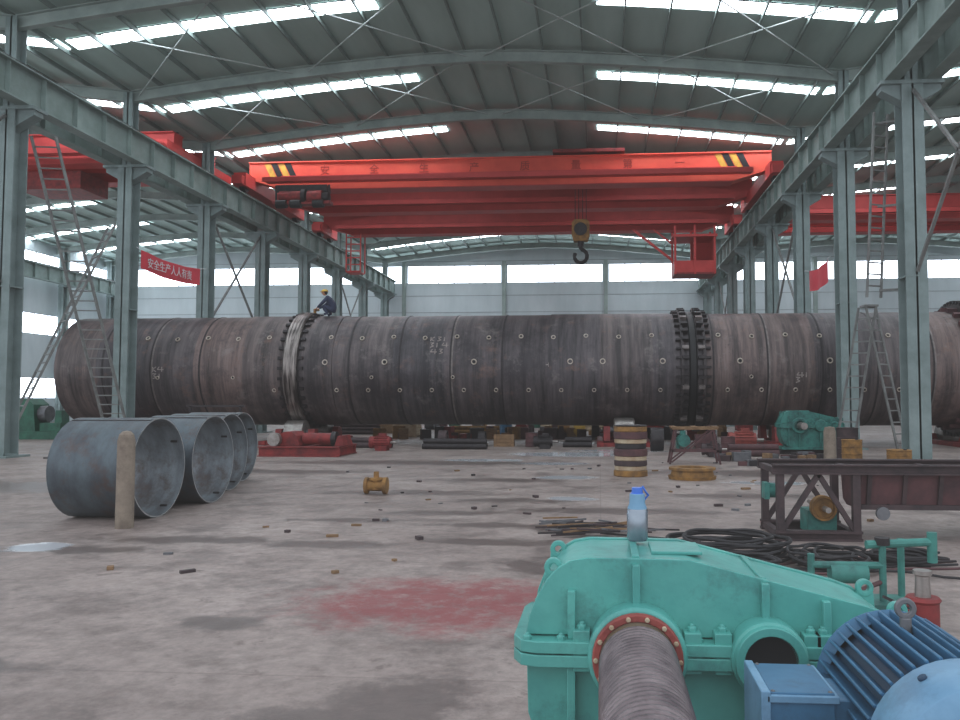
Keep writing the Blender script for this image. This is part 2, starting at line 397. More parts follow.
def hcol(o,x,y,z0,z1,w_,d,m):
    o.box(x-w_/2,x+w_/2,y-d/2,y-d/2+.04,z0,z1,m); o.box(x-w_/2,x+w_/2,y+d/2-.04,y+d/2,z0,z1,m)
    o.box(x-.025,x+.025,y-d/2,y+d/2,z0,z1,m)
for xc in(XL,XR):
    for y in COLY:
        o=MB('steel_column')
        o.box(xc-.5,xc+.5,y-.5,y+.5,0,.06,M_col)
        ww=.54 if xc<0 else .58
        hcol(o,xc,y,.06,10.4,ww,.6,M_col)
        for s_ in(-1,1):
            o.box(xc-.27,xc+.27,y-.31,y+.31,.06+2.5*(s_+1),.1+2.5*(s_+1),M_col)
            o.prism([(xc,9.8),(xc+s_*.8,10.25),(xc+s_*.8,10.45),(xc,10.45)],'y',y-.2,y+.2,M_col)
        o.box(xc-.85,xc+.85,y-.33,y+.33,10.4,10.5,M_col)
        hcol(o,xc,y,10.5,rz(xc)-.3,.36,.45,M_col)
        o.done()
for xx,sg in((XLL+.6,1),(XRR-.6,-1)):
    for y in COLY:
        o=MB('steel_column'); o.box(xx-.4,xx+.4,y-.4,y+.4,0,.05,M_col); hcol(o,xx,y,.05,rz(xx)-.3,.4,.5,M_col)
        o.box(min(xx-sg*.2,xx+sg*.9),max(xx-sg*.2,xx+sg*.9),y-.3,y+.3,10.4,10.5,M_col); o.done()
for xb in(XL+.55,XL-.55,XR-.55,XR+.55,XLL+1.2,XRR-1.2):
    o=MB('crane_runway_beam')
    o.ibeam((xb,9,11.05),(xb,YB-.4,11.05),.42,1.1,M_beam,tf=.05,tw=.03)
    y=9.5
    while y<YB-1:
        for s_ in(-1,1): o.box(xb+s_*.02,xb+s_*.17,y-.01,y+.01,10.55,11.55,M_beam)
        y+=1.5
    o.box(xb-.04,xb+.04,9,YB-.4,11.6,11.72,M_dark)
    o.done()
for xc in(XL,XR):
    o=MB('column_cross_bracing')
    for k in range(1,9,3):
        y0,y1=COLY[k],COLY[k+1]
        o.bar((xc,y0+.35,5.2),(xc,y1-.35,10.2),.08,.08,M_ladder)
        o.bar((xc,y0+.35,10.2),(xc,y1-.35,5.2),.08,.08,M_ladder)
    o.done()

# ---------------------------------------------------------------- bridge cranes
def crane(name,ys,x0,x1,zb,zt,m1,stripes=True,body=M_red):
    o=MB(name)
    for j,y in enumerate(ys):
        mm=m1 if j==0 else body
        o.prism([(x0,zb+.55),(x0+1.8,zb),(x1-1.8,zb),(x1,zb+.55),(x1,zt),(x0,zt)],'y',y-.35,y+.35,mm)
        o.box(x0,x1,y-.45,y+.45,zt,zt+.05,mm)
        o.box(x0+1.8,x1-1.8,y-.43,y+.43,zb-.04,zb,body)
        o.box(x0+1.6,x1-1.6,y-.40,y-.35,zb+.62,zb+.68,body)
        o.box(x0+1,x1-1,y-1.15,y-.45,zb+.28,zb+.34,body)
        o.box(x0+1,x1-1,y-1.17,y-1.13,zb+.2,zb+.42,body)
        o.box(x0,x1,y-.04,y+.04,zt+.05,zt+.14,M_dark)
    ya,yb=min(ys)-1.4,max(ys)+1.4
    for xx in(x0,x1):
        o.box(xx-.3,xx+.3,ya,yb,zb-.02,zb+.6,body)
        for y in(ya+.5,yb-.5):
            o.cyl((xx-.12,y,zb+.1-.0),(xx+.12,y,zb+.1),.33,M_dark)
        o.box(xx-.25,xx+.25,ya-.3,ya,zb,zb+.4,body)
    if stripes:
        y=ys[0]-.36
        for xb in(x0+1.2,x1-2.2):
            for k in range(4):
                a=xb+k*.34
                o.prism([(a,zt-.95),(a+.3,zt-.95),(a-.15,zt-.02),(a-.45,zt-.02)],'y',y-.01,y,M_yel if k%2==0 else M_black)
    return o
mainz0,mainz1=11.97,13.3
o=crane('overhead_bridge_crane',[38,42.8],XL+.55,XR-.55,mainz0,mainz1,M_orange)
o.box(-2.2,1.2,37.4,43.4,13.45,13.6,M_redp)
o.cyl((-1.6,40.5,13.3),(.6,40.5,13.3),.3,M_dark)
for dx in(-.28,-.1,.1,.28): o.path([(-.95+dx,40.4,13.3),(-.95+dx,40.4,10.7)],.02,M_dark,5)
o.box(-15.5,-13.0,36.9,37.5,11.7,12.0,M_dark)
o.cyl((-15.3,37,11.45),(-14.2,37,11.45),.28,M_redp); o.cyl((-14.2,37,11.45),(-14.0,37,11.45),.36,M_dark)
o.cyl((-13.9,37,11.4),(-13.2,37,11.4),.34,M_redp); o.cyl((-13.2,37,11.4),(-12.9,37,11.4),.25,M_dark)
o.box(-15.6,-12.8,36.8,37.3,11.05,11.2,M_redp)
for xx in(-15.5,-14.2,-12.9): o.bar((xx,37,11.1),(xx,37,12.0),.08,.08,M_dark)
for xx in(-15.4,-14.7,-13.6): o.cyl((xx,36.8,11.05),(xx+.5,36.8,11.05),.2,M_black)
cr=o.done()
o=MB('crane_hook_block')
o.prism([(-1.4,10.05),(-1.3,9.75),(-.6,9.75),(-.5,10.05),(-.5,10.7),(-.65,10.85),(-1.25,10.85),(-1.4,10.7)],'y',40.15,40.65,M_ochre)
for yy in(40.1,40.66): o.cyl((-.95,yy,10.35),(-.95,yy+.05,10.35),.33,M_dark)
o.cyl((-.95,40.4,9.75),(-.95,40.4,9.5),.16,M_dark)
pts=[(-.95,40.4,9.55),(-.95,40.4,9.4)]
for k in range(13):
    a=math.radians(80-k*24); pts.append((-.95+.32*math.cos(a)*1.0,40.4,9.0+.34*math.sin(a)))
o.path(pts,.10,M_dark,8); hb=o.done(); hb.parent=cr; hb.matrix_parent_inverse=Matrix.Translation(cr.location).inverted()

def text(name,body,loc,rot,size,m,parent,ext=.01):
    cu=bpy.data.curves.new(name,'FONT'); cu.body=body; cu.size=size; cu.extrude=ext; cu.materials.append(m)
    ob=bpy.data.objects.new(name,cu); COL.objects.link(ob); ob.location=loc; ob.rotation_euler=rot
    if parent: ob.parent=parent; ob.matrix_parent_inverse=Matrix.Translation(parent.location).inverted()
    return ob
M_letter=mat('crane_lettering',(160,56,46),(146,50,42),.5)
for k,ch in enumerate('安全生产质量第一'):
    text('lettering_%d'%(k+1),ch,(-13.6+k*2.45,37.64,12.72),(math.pi/2,0,0),.5,M_letter,cr)

o=crane('overhead_bridge_crane',[48.6],XL+.55,XR-.55,mainz0,mainz1,M_red,False)
o.box(4.4,6.8,47.2,49.2,9.1,9.2,M_redp); o.box(4.3,6.9,47.1,49.3,11.3,11.45,M_red)
for xx in(4.45,5.6,6.75):
    for yy in(47.25,49.15): o.bar((xx,yy,9.1),(xx,yy,11.97),.12,.12,M_red)
o.box(4.4,6.8,47.25,47.3,9.2,9.9,M_red); o.box(4.4,4.45,47.2,49.2,9.2,9.9,M_red); o.box(6.75,6.8,47.2,49.2,9.2,11.3,M_red)
o.box(5.6,6.8,49.1,49.15,9.2,11.3,M_red)
o.bar((2.0,48,11.95),(4.4,48,10.0),.14,.14,M_red); o.bar((3.2,48,11.95),(4.4,48,11.0),.1,.1,M_red)
o.cbox((5.0,48.2,9.6),(.5,.5,.8),M_dark)
for xx in(-15.6,-14.7):
    o.bar((xx,48,9.6),(xx,48,11.97),.07,.07,M_red); o.bar((xx,48.9,9.6),(xx,48.9,11.97),.07,.07,M_red)
for k in range(6):
    o.box(-15.6,-14.7,47.97,48.03,9.6+k*.42,9.66+k*.42,M_red)
o.box(-15.6,-14.7,48,48.9,9.55,9.62,M_red)
o.done()
o=crane('overhead_bridge_crane',[33.0,36.0],XLL+1.2,XL-.55,mainz0,mainz1-.1,M_red,False)
o.box(-26,-23,33.5,35.5,11.1,11.9,M_redp)
o.done()
o=crane('overhead_bridge_crane',[46.6,50],XR+.55,XRR-1.2,mainz0,mainz1,M_red,False); o.done()

# ---------------------------------------------------------------- kiln
KY,KZ,KR=31.8,2.90,2.18
XT=-11.75; XG=3.42
def ks(x,phi,dr=0):
    return Vector((x,KY-(KR+dr)*math.sin(phi),KZ+(KR+dr)*math.cos(phi)))
o=MB('rotary_kiln_shell')
SEG=96
o.tube((-21.2,KY,KZ),(23,KY,KZ),KR,KR-.06,M_kiln,SEG)
x=-21.2+1.95; sk=0
M_weld=mat('weld_seam',(58,53,56),(42,39,43),.6,.2,6)
M_weld2=mat('weld_seam_ground',(134,126,124),(94,86,84),.5,.3,3)
while x<22.5:
    o.tube((x-.03,KY,KZ),(x+.03,KY,KZ),KR+.016,KR-.01,M_weld,SEG)
    if sk%3==1: o.tube((x+.03,KY,KZ),(x+.09,KY,KZ),KR+.006,KR-.01,M_weld2,SEG)
    x+=1.95; sk+=1
M_kd=mat('kiln_wrapper_plate',(84,76,77),(54,50,53),.5,.25,1.6,.2,stretch=(3,.4,.4))
for a,b_ in((-1.9,2.7),(XT+.35,XT+1.6),(XT-2.2,XT-.4)): o.tube((a,KY,KZ),(b_,KY,KZ),KR+.03,KR-.01,M_kiln,SEG)
def tyre(xc,w_,m,r=2.36):
    o.lathe((xc-w_/2,KY,KZ),(1,0,0),[(0,KR+.02),(0,r-.05),(.05,r),(w_-.05,r),(w_,r-.05),(w_,KR+.02)],m,SEG,closed=True)
tyre(XT,.55,M_tyre)
for sx in(XT-.38,XT+.4):
    for k in range(36):
        a=2*math.pi*k/36; R=Matrix.Rotation(a,3,'X'); 
        p=Vector((sx,KY,KZ))+R@Vector((0,0,KR+.06)); o.cbox(p,(.2,.12,.1),M_dark,R)
for xc in(XG-.40,XG+.40):
    o.lathe((xc-.05,KY,KZ),(1,0,0),[(0,KR),(0,2.33),(.1,2.33),(.1,KR)],M_kd,SEG,closed=True)
tyre(XG,.3,M_black,2.26)
for k in range(40):
    a=2*math.pi*k/40; R=Matrix.Rotation(a,3,'X')
    for dx in(-.29,.29):
        o.cbox(Vector((XG+dx,KY,KZ))+R@Vector((0,0,KR+.13)),(.24,.13,.22),M_dark if k%4 else M_weld2,R)
    for dx in(-.54,.54):
        q=Vector((XG+dx,KY,KZ))+R@Vector((0,0,KR+.07)); o.cbox(q,(.18,.08,.15),M_dark,R)
tyre(13.9,.9,M_kd,2.5)
for k in range(60):
    a=2*math.pi*k/60; R=Matrix.Rotation(a,3,'X'); o.cbox(Vector((13.9,KY,KZ))+R@Vector((0,0,2.52)),(.9,.13,.16),M_dark,R)
for k in range(24):
    a=2*math.pi*k/24; R=Matrix.Rotation(a,3,'X'); o.cbox(Vector((13.3,KY,KZ))+R@Vector((0,0,KR+.08)),(.4,.16,.15),M_rustred,R)
def nozzle(x,phi,r=.085):
    n=(ks(x,phi,1)-ks(x,phi,0)).normalized(); p=ks(x,phi,-.01)
    o.lathe(p,n,[(0,r),(.06,r),(.06,r*.64),(0.02,r*.6)],M_noz,12)
    o.lathe(p,n,[(.03,0),(.03,r*.7)],M_black,12)
for k in range(24):
    x=-17.6+k*1.22
    if abs(x-XG)<.7 or abs(x-XT)<.8: continue
    nozzle(x,math.radians(57+ (k%2)*1.5),.09)
    if k>3: nozzle(x+.3,math.radians(112),.08)
for x in (-10.4,-8.1,-4.7,-1.1,.1,2.3,5.1,8.3): nozzle(x,math.radians(84),.11)
for x in(-17,-14,-8.6,-5.5,5.5,8.7): nozzle(x,math.radians(99),.07)
M_chalk=mat('chalk_mark',(168,158,154),(126,116,112),.9,0,12)
def stroke(x0,p0,x1,p1):
    o.bar(ks(x0,math.radians(p0),.008),ks(x1,math.radians(p1),.008),.035,.012,M_chalk,up=(0,-1,0))
def glyph(x,p,kind,sc=.7):
    G={'4':[(0,0,-.1,4),(-.1,4,.25,4),(.15,0,.15,7)],'3':[(0,0,.2,0),(.2,0,.05,3),(.05,3,.2,5),(.2,5,0,7)],'K':[(0,0,0,7),(0,3.5,.2,0),(0,3.5,.2,7)],'1':[(0,0,0,7)],'+':[(-.15,3,.15,3),(0,0,0,6)]}
    for a,b1,c1,d1 in G[kind]: stroke(x+a*sc,p+b1*sc,x+c1*sc,p+d1*sc)
for x,p,t in((-6.4,57,'K31'),(-6.4,64,'314'),(-6.3,71,'43'),(-17.2,88,'K4'),(-17.2,95,'31'),(7.2,95,'41'),(7.1,100,'3'),(-13.6,80,'+'),(1.6,60,'43'),(-1.9,85,'+')):
    for k,ch in enumerate(t): glyph(x+k*.26,p,ch)
o.done(recentre=False)

def station(xc,tr,name='kiln_roller_station'):
    o=MB(name); rr=.45; al=math.radians(30)
    for s_ in(-1,1):
        cy=KY+s_*(tr+rr+.01)*math.sin(al); cz=KZ-(tr+rr+.01)*math.cos(al)
        o.lathe((xc-.4,cy,cz),(1,0,0),[(0,0),(0,rr-.1),(.04,rr),(.76,rr),(.8,rr-.1),(.8,0)],M_steel,32)
        o.cyl((xc-.75,cy,cz),(xc+.75,cy,cz),.11,M_grey)
        for dx in(-.65,.65):
            o.prism([(cy-.35,.16),(cy+.35,.16),(cy+.2,cz+.12),(cy-.2,cz+.12)],'x',xc+dx-.12,xc+dx+.12,M_redp)
    for dx in(-.9,.9): o.box(xc+dx-.12,xc+dx+.12,KY-2.6,KY+2.4,0,.16,M_redp)
    for yy in(-2.5,-.2,2.1): o.box(xc-1,xc+1,KY+yy,KY+yy+.25,0,.14,M_redp)
    return o.done()
station(XT,2.36); station(.9,2.21); station(13.9,2.60)
station(7.2,2.19); station(-19,2.19)

o=MB('roller_drive_frame')
for y in(23.6,25.2): o.ibeam((-10.3,y,.15),(-7.8,y,.15),.25,.3,M_redp)
for x in(-10.2,-9,-7.9): o.ibeam((x,23.6,.15),(x,25.2,.15),.2,.26,M_redp)
o.prism([(-10.0,.3),(-9.2,.3),(-9.3,.6),(-9.45,.72),(-9.7,.72),(-9.9,.6)],'y',24,24.9,M_redp)
o.cyl((-9.2,24.4,.5),(-8.3,24.4,.5),.18,M_redp); o.cyl((-8.3,24.4,.5),(-8.15,24.4,.5),.22,M_dark)
o.prism([(-8.1,.3),(-7.8,.3),(-7.9,.6),(-8.0,.6)],'y',24,24.9,M_redp)
o.cyl((-9.9,23.9,.5),(-9.9,23.7,.5),.2,M_steel)
o.done()

# ---------------------------------------------------------------- shell rings
def ring(xr,y,lenx,r=.72,th=.02):
    o=MB('rolled_shell_ring')
    x0=xr-lenx
    o.lathe((x0,y,r),(1,0,0),[(0,r),(lenx,r)],M_ring,72)
    o.lathe((x0,y,r),(1,0,0),[(0,r-th),(lenx,r-th)],M_ringin,72)
    for t in(0,lenx): o.lathe((x0,y,r),(1,0,0),[(t,r),(t,r-th)],M_edge,72)
    zz=r+math.sqrt(r*r-(r*.3)**2)
    o.bar((x0+.02,y-r*.3,zz),(xr-.02,y-r*.3,zz),.03,.012,M_dark)
    for a in(60,150,240,330):
        aa=math.radians(a); o.cbox((xr-.12,y+math.sin(aa)*(r-.03),r+math.cos(aa)*(r-.03)),(.1,.03,.02),M_dark,Matrix.Rotation(-aa,3,'X'))
    return o.done()
ring(-6.42,11.3,1.22); ring(-6.42,12.95,1.0); ring(-6.98,14.75,1.1); ring(-7.5,16.4,1.1)
o=MB('concrete_post')
o.lathe((-6.32,10.3,0),(0,0,1),[(0,0),(0,.115),(1.15,.11),(1.24,.09),(1.28,.05),(1.29,0)],M_concrete,20); o.done()
o=MB('pipe_rack')
for x in(-10.3,-9.0): o.bar((x,19.5,0),(x,19.5,1.55),.05,.05,M_dark)
o.bar((-10.4,19.5,1.55),(-8.9,19.5,1.55),.05,.05,M_dark); o.bar((-10.4,19.5,1.3),(-8.9,19.5,1.3),.04,.04,M_dark); o.done()

o=MB('ochre_valve_casting')
x,y=-4.06,14.36
o.lathe((x-.2,y,.15),(1,0,0),[(0,0),(0,.15),(.05,.15),(.06,.1),(.33,.1),(.34,.15),(.4,.15),(.4,0)],M_ochre,20)
o.lathe((x,y,.08),(0,0,1),[(0,.09),(.16,.09),(.17,.13),(.21,.13),(.21,.05),(.32,.045),(.32,0)],M_ochre,16)
o.done()

o=MB('banded_steel_drum')
z=0
for h,m,r in((.13,M_ochre,.38),(.1,M_cream,.36),(.12,M_rust,.37),(.1,M_cream,.36),(.16,M_rustred,.38),(.12,M_dark,.35),(.1,M_cream,.36),(.16,M_rustred,.38),(.12,M_ochre,.37),(.03,M_dark,.38)):
    o.lathe((.68,18.2,z),(0,0,1),[(0,0),(0,r-.015),(.015,r),(h-.015,r),(h,r-.015),(h,0)],m,32); z+=h
o.done()
o=MB('yellow_flange_ring')
o.lathe((1.98,17.6,0),(0,0,1),[(0,.28),(0,.5),(.07,.52),(.07,.46),(.2,.44),(.2,.5),(.25,.5),(.25,.3)],M_ochre,36,closed=True); o.done()
o=MB('red_trestle_stand')
x,y=2.5,21.8
for dx in(-.6,.6):
    for dy in(-.3,.3): o.bar((x+dx*1.1,y+dy,0),(x+dx*.8,y+dy,.95),.05,.05,M_rustred)
for dy in(-.3,.3):
    o.bar((x-.6,y+dy,.95),(x+.6,y+dy,.95),.07,.07,M_wood); o.bar((x-.62,y+dy,.35),(x+.62,y+dy,.35),.05,.05,M_rustred); o.bar((x-.62,y+dy,.05),(x+.5,y+dy,.92),.04,.04,M_rustred)
for dx in(-.55,0,.55): o.bar((x+dx,y-.35,.98),(x+dx,y+.35,.98),.14,.04,M_wood)
o.done()

def small_motor(name,x,y,s,m,ax=(1,0,0)):
    o=MB(name)
    o.cyl((-.4,0,.32),(.3,0,.32),.22,m)
    for k in range(16):
        a=2*math.pi*k/16; R=Matrix.Rotation(a,3,'X'); o.cbox(Vector((-.05,0,.32))+R@Vector((0,0,.235)),(.55,.015,.06),m,R)
    o.cyl((-.52,0,.32),(-.4,0,.32),.24,m); o.cyl((.3,0,.32),(.55,0,.32),.05,M_steel)
    o.box(-.25,.2,-.24,-.14,0,.2,m); o.box(-.25,.2,.14,.24,0,.2,m); o.box(-.15,.12,-.1,.1,.5,.68,m)
    rot=math.atan2(ax[1],ax[0])
    return o.done(M=Matrix.Translation((x,y,0))@Matrix.Rotation(rot,4,'Z')@Matrix.Scale(s,4))
def barrel(name,x,y,r,h,m):
    o=MB(name); o.lathe((x,y,0),(0,0,1),[(0,0),(0,r),(.03,r+.015),(.05,r),(h*.33,r),(h*.34,r+.02),(h*.36,r),(h*.66,r),(h*.67,r+.02),(h*.69,r),(h-.03,r),(h-.01,r+.015),(h,r),(h-.02,r-.03),(h-.02,0)],m,24)
    o.cyl((x+r*.5,y,h-.02),(x+r*.5,y,h+.01),.04,M_dark); return o.done()
def crate(name,x,y,sx,sy,sz,m):
    o=MB(name)
    n=4
    for k in range(n):
        z0=.08+(sz-.08)*k/n; z1=.08+(sz-.08)*(k+1)/n-.02
        o.box(x-sx/2,x+sx/2,y-sy/2,y-sy/2+.03,z0,z1,m); o.box(x-sx/2,x+sx/2,y+sy/2-.03,y+sy/2,z0,z1,m)
        o.box(x-sx/2,x-sx/2+.03,y-sy/2+.03,y+sy/2-.03,z0,z1,m); o.box(x+sx/2-.03,x+sx/2,y-sy/2+.03,y+sy/2-.03,z0,z1,m)
    for a in(-1,1):
        o.box(x+a*sx*.45-.05,x+a*sx*.45+.05,y-sy/2-.03,y-sy/2,0,sz,m); o.box(x-sx/2,x+sx/2,y+a*sy*.4-.05,y+a*sy*.4+.05,0,.08,m)
    o.box(x-sx/2+.03,x+sx/2-.03,y-sy/2+.03,y+sy/2-.03,.08,.1,m); return o.done()
def wheelroll(name,x,y,r,w_,m):
    o=MB(name); o.lathe((x-w_/2,y,r),(1,0,0),[(0,r*.3),(0,r*.5),(.05,r*.55),(.05,r*.85),(0,r*.88),(0,r),(w_,r),(w_,r*.88),(w_-.05,r*.85),(w_-.05,r*.55),(w_,r*.5),(w_,r*.3)],m,28,closed=True); return o.done()
def profile_stack(name,x,y,l,m,n=4):
    o=MB(name)
    for k in range(n):
        for j in range(n-k):
            o.tube((x-l/2+random.uniform(-.1,.1),y+j*.2+k*.1,.1+k*.174),(x+l/2,y+j*.2+k*.1,.1+k*.174),.098,.08,m,14)
    return o.done()
small_motor('red_electric_motor',-7.3,26.6,.85,M_redp)
crate('wooden_crate',-8.9,36.5,1.1,.9,.8,M_cream); crate('wooden_crate',-6.0,37,1.4,.9,.5,M_wood)
profile_stack('pipe_stack',-5.6,35.5,2.2,M_ochre,3); profile_stack('pipe_stack',-12.5,39,3,M_rust,4)
small_motor('red_electric_motor',-3.6,37,1.2,M_redp,(0,1,0))
wheelroll('ochre_roller_wheel',-1.6,35.2,.36,.5,M_ochre); wheelroll('ochre_roller_wheel',-.9,35.2,.34,.5,M_yel)
wheelroll('steel_support_wheel',-.2,34.9,.45,.3,M_dark); wheelroll('steel_support_wheel',1.9,27.2,.38,.42,M_dark)
barrel('oil_drum',-4.6,39,.3,.88,M_blue); barrel('oil_drum',4.2,36.4,.3,.88,M_redp); barrel('oil_drum',4.95,36.6,.3,.88,M_white)
crate('wooden_crate',5.0,38.2,1.6,1.0,.7,M_wood); small_motor('red_electric_motor',4.9,27.6,1.1,M_redhub)
profile_stack('pipe_stack',4.6,24.6,1.5,M_rustred,2)
crate('wooden_crate',2.4,38,1.2,.9,.7,M_redp); crate('wooden_crate',-10.6,41,1.4,.9,.9,M_wood)
barrel('oil_drum',-14.5,42,.3,.88,M_ochre); barrel('oil_drum',-1.9,41,.3,.88,M_white)
profile_stack('pipe_stack',-1.5,44,3.5,M_cream,3); profile_stack('pipe_stack',10.5,43,2.5,M_rust,4)
wheelroll('steel_support_wheel',-14.5,27.2,.4,.35,M_dark)
wheelroll('steel_support_wheel',-21.6,25.6,.75,.5,M_dark); wheelroll('steel_support_wheel',-22.8,25.4,.6,.5,M_rust)
barrel('oil_drum',7.15,23.9,.3,.9,M_rust); barrel('oil_drum',7.7,21.4,.3,.42,M_ochre); barrel('oil_drum',7.0,23.0,.27,.6,M_ochre)
# goods standing in front of the kiln, below its underside
wheelroll('steel_support_wheel',-5.7,28.9,.3,.3,M_rust); wheelroll('steel_support_wheel',-4.3,29.1,.28,.25,M_dark)
crate('wooden_crate',-3.5,29.3,.7,.5,.45,M_wood); small_motor('red_electric_motor',-1.9,28.0,.8,M_dark); barrel('oil_drum',-2.5,29.2,.22,.5,M_rustred)
small_motor('red_electric_motor',2.9,28.6,.9,M_teald,(0,1,0)); crate('wooden_crate',3.7,28.8,.7,.5,.5,M_rustred)
barrel('oil_drum',4.0,25.6,.22,.55,M_rustred); small_motor('red_electric_motor',3.4,24.4,.7,M_rust)
rg=random.Random(3)
def goods(x,y):
    t=rg.randint(0,3); mm=rg.choice([M_dark,M_rust,M_rustred,M_wood,M_grey,M_green,M_ochre,M_redp,M_dark,M_rust])
    if t==0: crate('wooden_crate',x,y,.85,.8,rg.uniform(.6,1.2),mm)
    elif t==1: barrel('oil_drum',x,y,.33,.95,mm)
    elif t==2: wheelroll('steel_support_wheel',x,y,rg.uniform(.4,.7),.5,mm)
    else: small_motor('red_electric_motor',x,y,1.1,mm,(0,1,0))
for k in range(24): goods(-15.5+k*1.05+rg.uniform(-.1,.1),rg.choice([48.5,50.3,55])+rg.uniform(-.6,.6))
for k in range(15): goods(-11+k*1.35+rg.uniform(-.1,.1),45.6+rg.uniform(-.15,.15))
for x,y,l,mm in((-8.2,28.0,1.6,M_rust),(-5.0,27.4,2.2,M_dark),(-.8,28.9,1.0,M_dark)):
    profile_stack('pipe_stack',x,y,l,mm,2)
rs=random.Random(11)
o=MB('scrap_offcuts_heap')
for k in range(120):
    x=rs.uniform(-9.8,6.0); y=rs.uniform(34.45,35.0)+ (0 if k%3 else 4.6)
    sx,sy,sz=rs.uniform(.15,.6),rs.uniform(.1,.4),rs.uniform(.15,.6)
    o.cbox((x,y,sz/2),(sx,sy,sz),rs.choice([M_dark,M_rust,M_rustred,M_grey,M_wood,M_dark,M_redp,M_ochre]),Matrix.Rotation(rs.uniform(-.5,.5),3,'Z'))
o.done()
o=MB('scrap_offcuts_heap')
for k in range(44):
    x=rs.uniform(3.4,6.6); y=rs.uniform(20.5,24.0)
    if abs(x-5.9)<.4 and abs(y-21.2)<.4: continue
    sx,sy,sz=rs.uniform(.1,.45),rs.uniform(.08,.3),rs.uniform(.05,.26)
    o.cbox((x,y,sz/2),(sx,sy,sz),rs.choice([M_dark,M_rust,M_rustred,M_grey,M_wood]),Matrix.Rotation(rs.uniform(-.6,.6),3,'Z'))
o.done()
# small debris lying on the open floor
o=MB('floor_debris')
for k in range(90):
    x=rs.uniform(-6,4.5); y=rs.uniform(7.5,22)
    if (x<-5 and y<18) or (x>.8 and 6.5<y<11.5): continue
    s=rs.uniform(.02,.07); o.cbox((x,y,s*.3),(s*rs.uniform(1,3),s,s*.6),rs.choice([M_dark,M_rust,M_grey,M_wood]),Matrix.Rotation(rs.uniform(0,3),3,'Z'))
o.done()
o=MB('round_steel_stub'); o.lathe((5.9,21.2,0),(0,0,1),[(0,0),(0,.16),(.9,.15),(1.0,.12),(1.02,0)],M_concrete,20); o.done()
o=MB('green_machine_tool')
x,y=-24.6,33.5
o.box(x-1.3,x+1.3,y-.6,y+.6,0,.35,M_green); o.prism([(x-1.2,.35),(x+.2,.35),(x+.1,1.5),(x-.2,1.75),(x-1.0,1.75),(x-1.2,1.5)],'y',y-.5,y+.5,M_green)
o.cyl((x+.15,y,1.1),(x+.5,y,1.1),.35,M_grey); o.box(x+.3,x+1.25,y-.35,y+.35,.35,.7,M_green); o.prism([(x+.9,.7),(x+1.25,.7),(x+1.2,1.25),(x+.95,1.25)],'y',y-.25,y+.25,M_green); o.done()

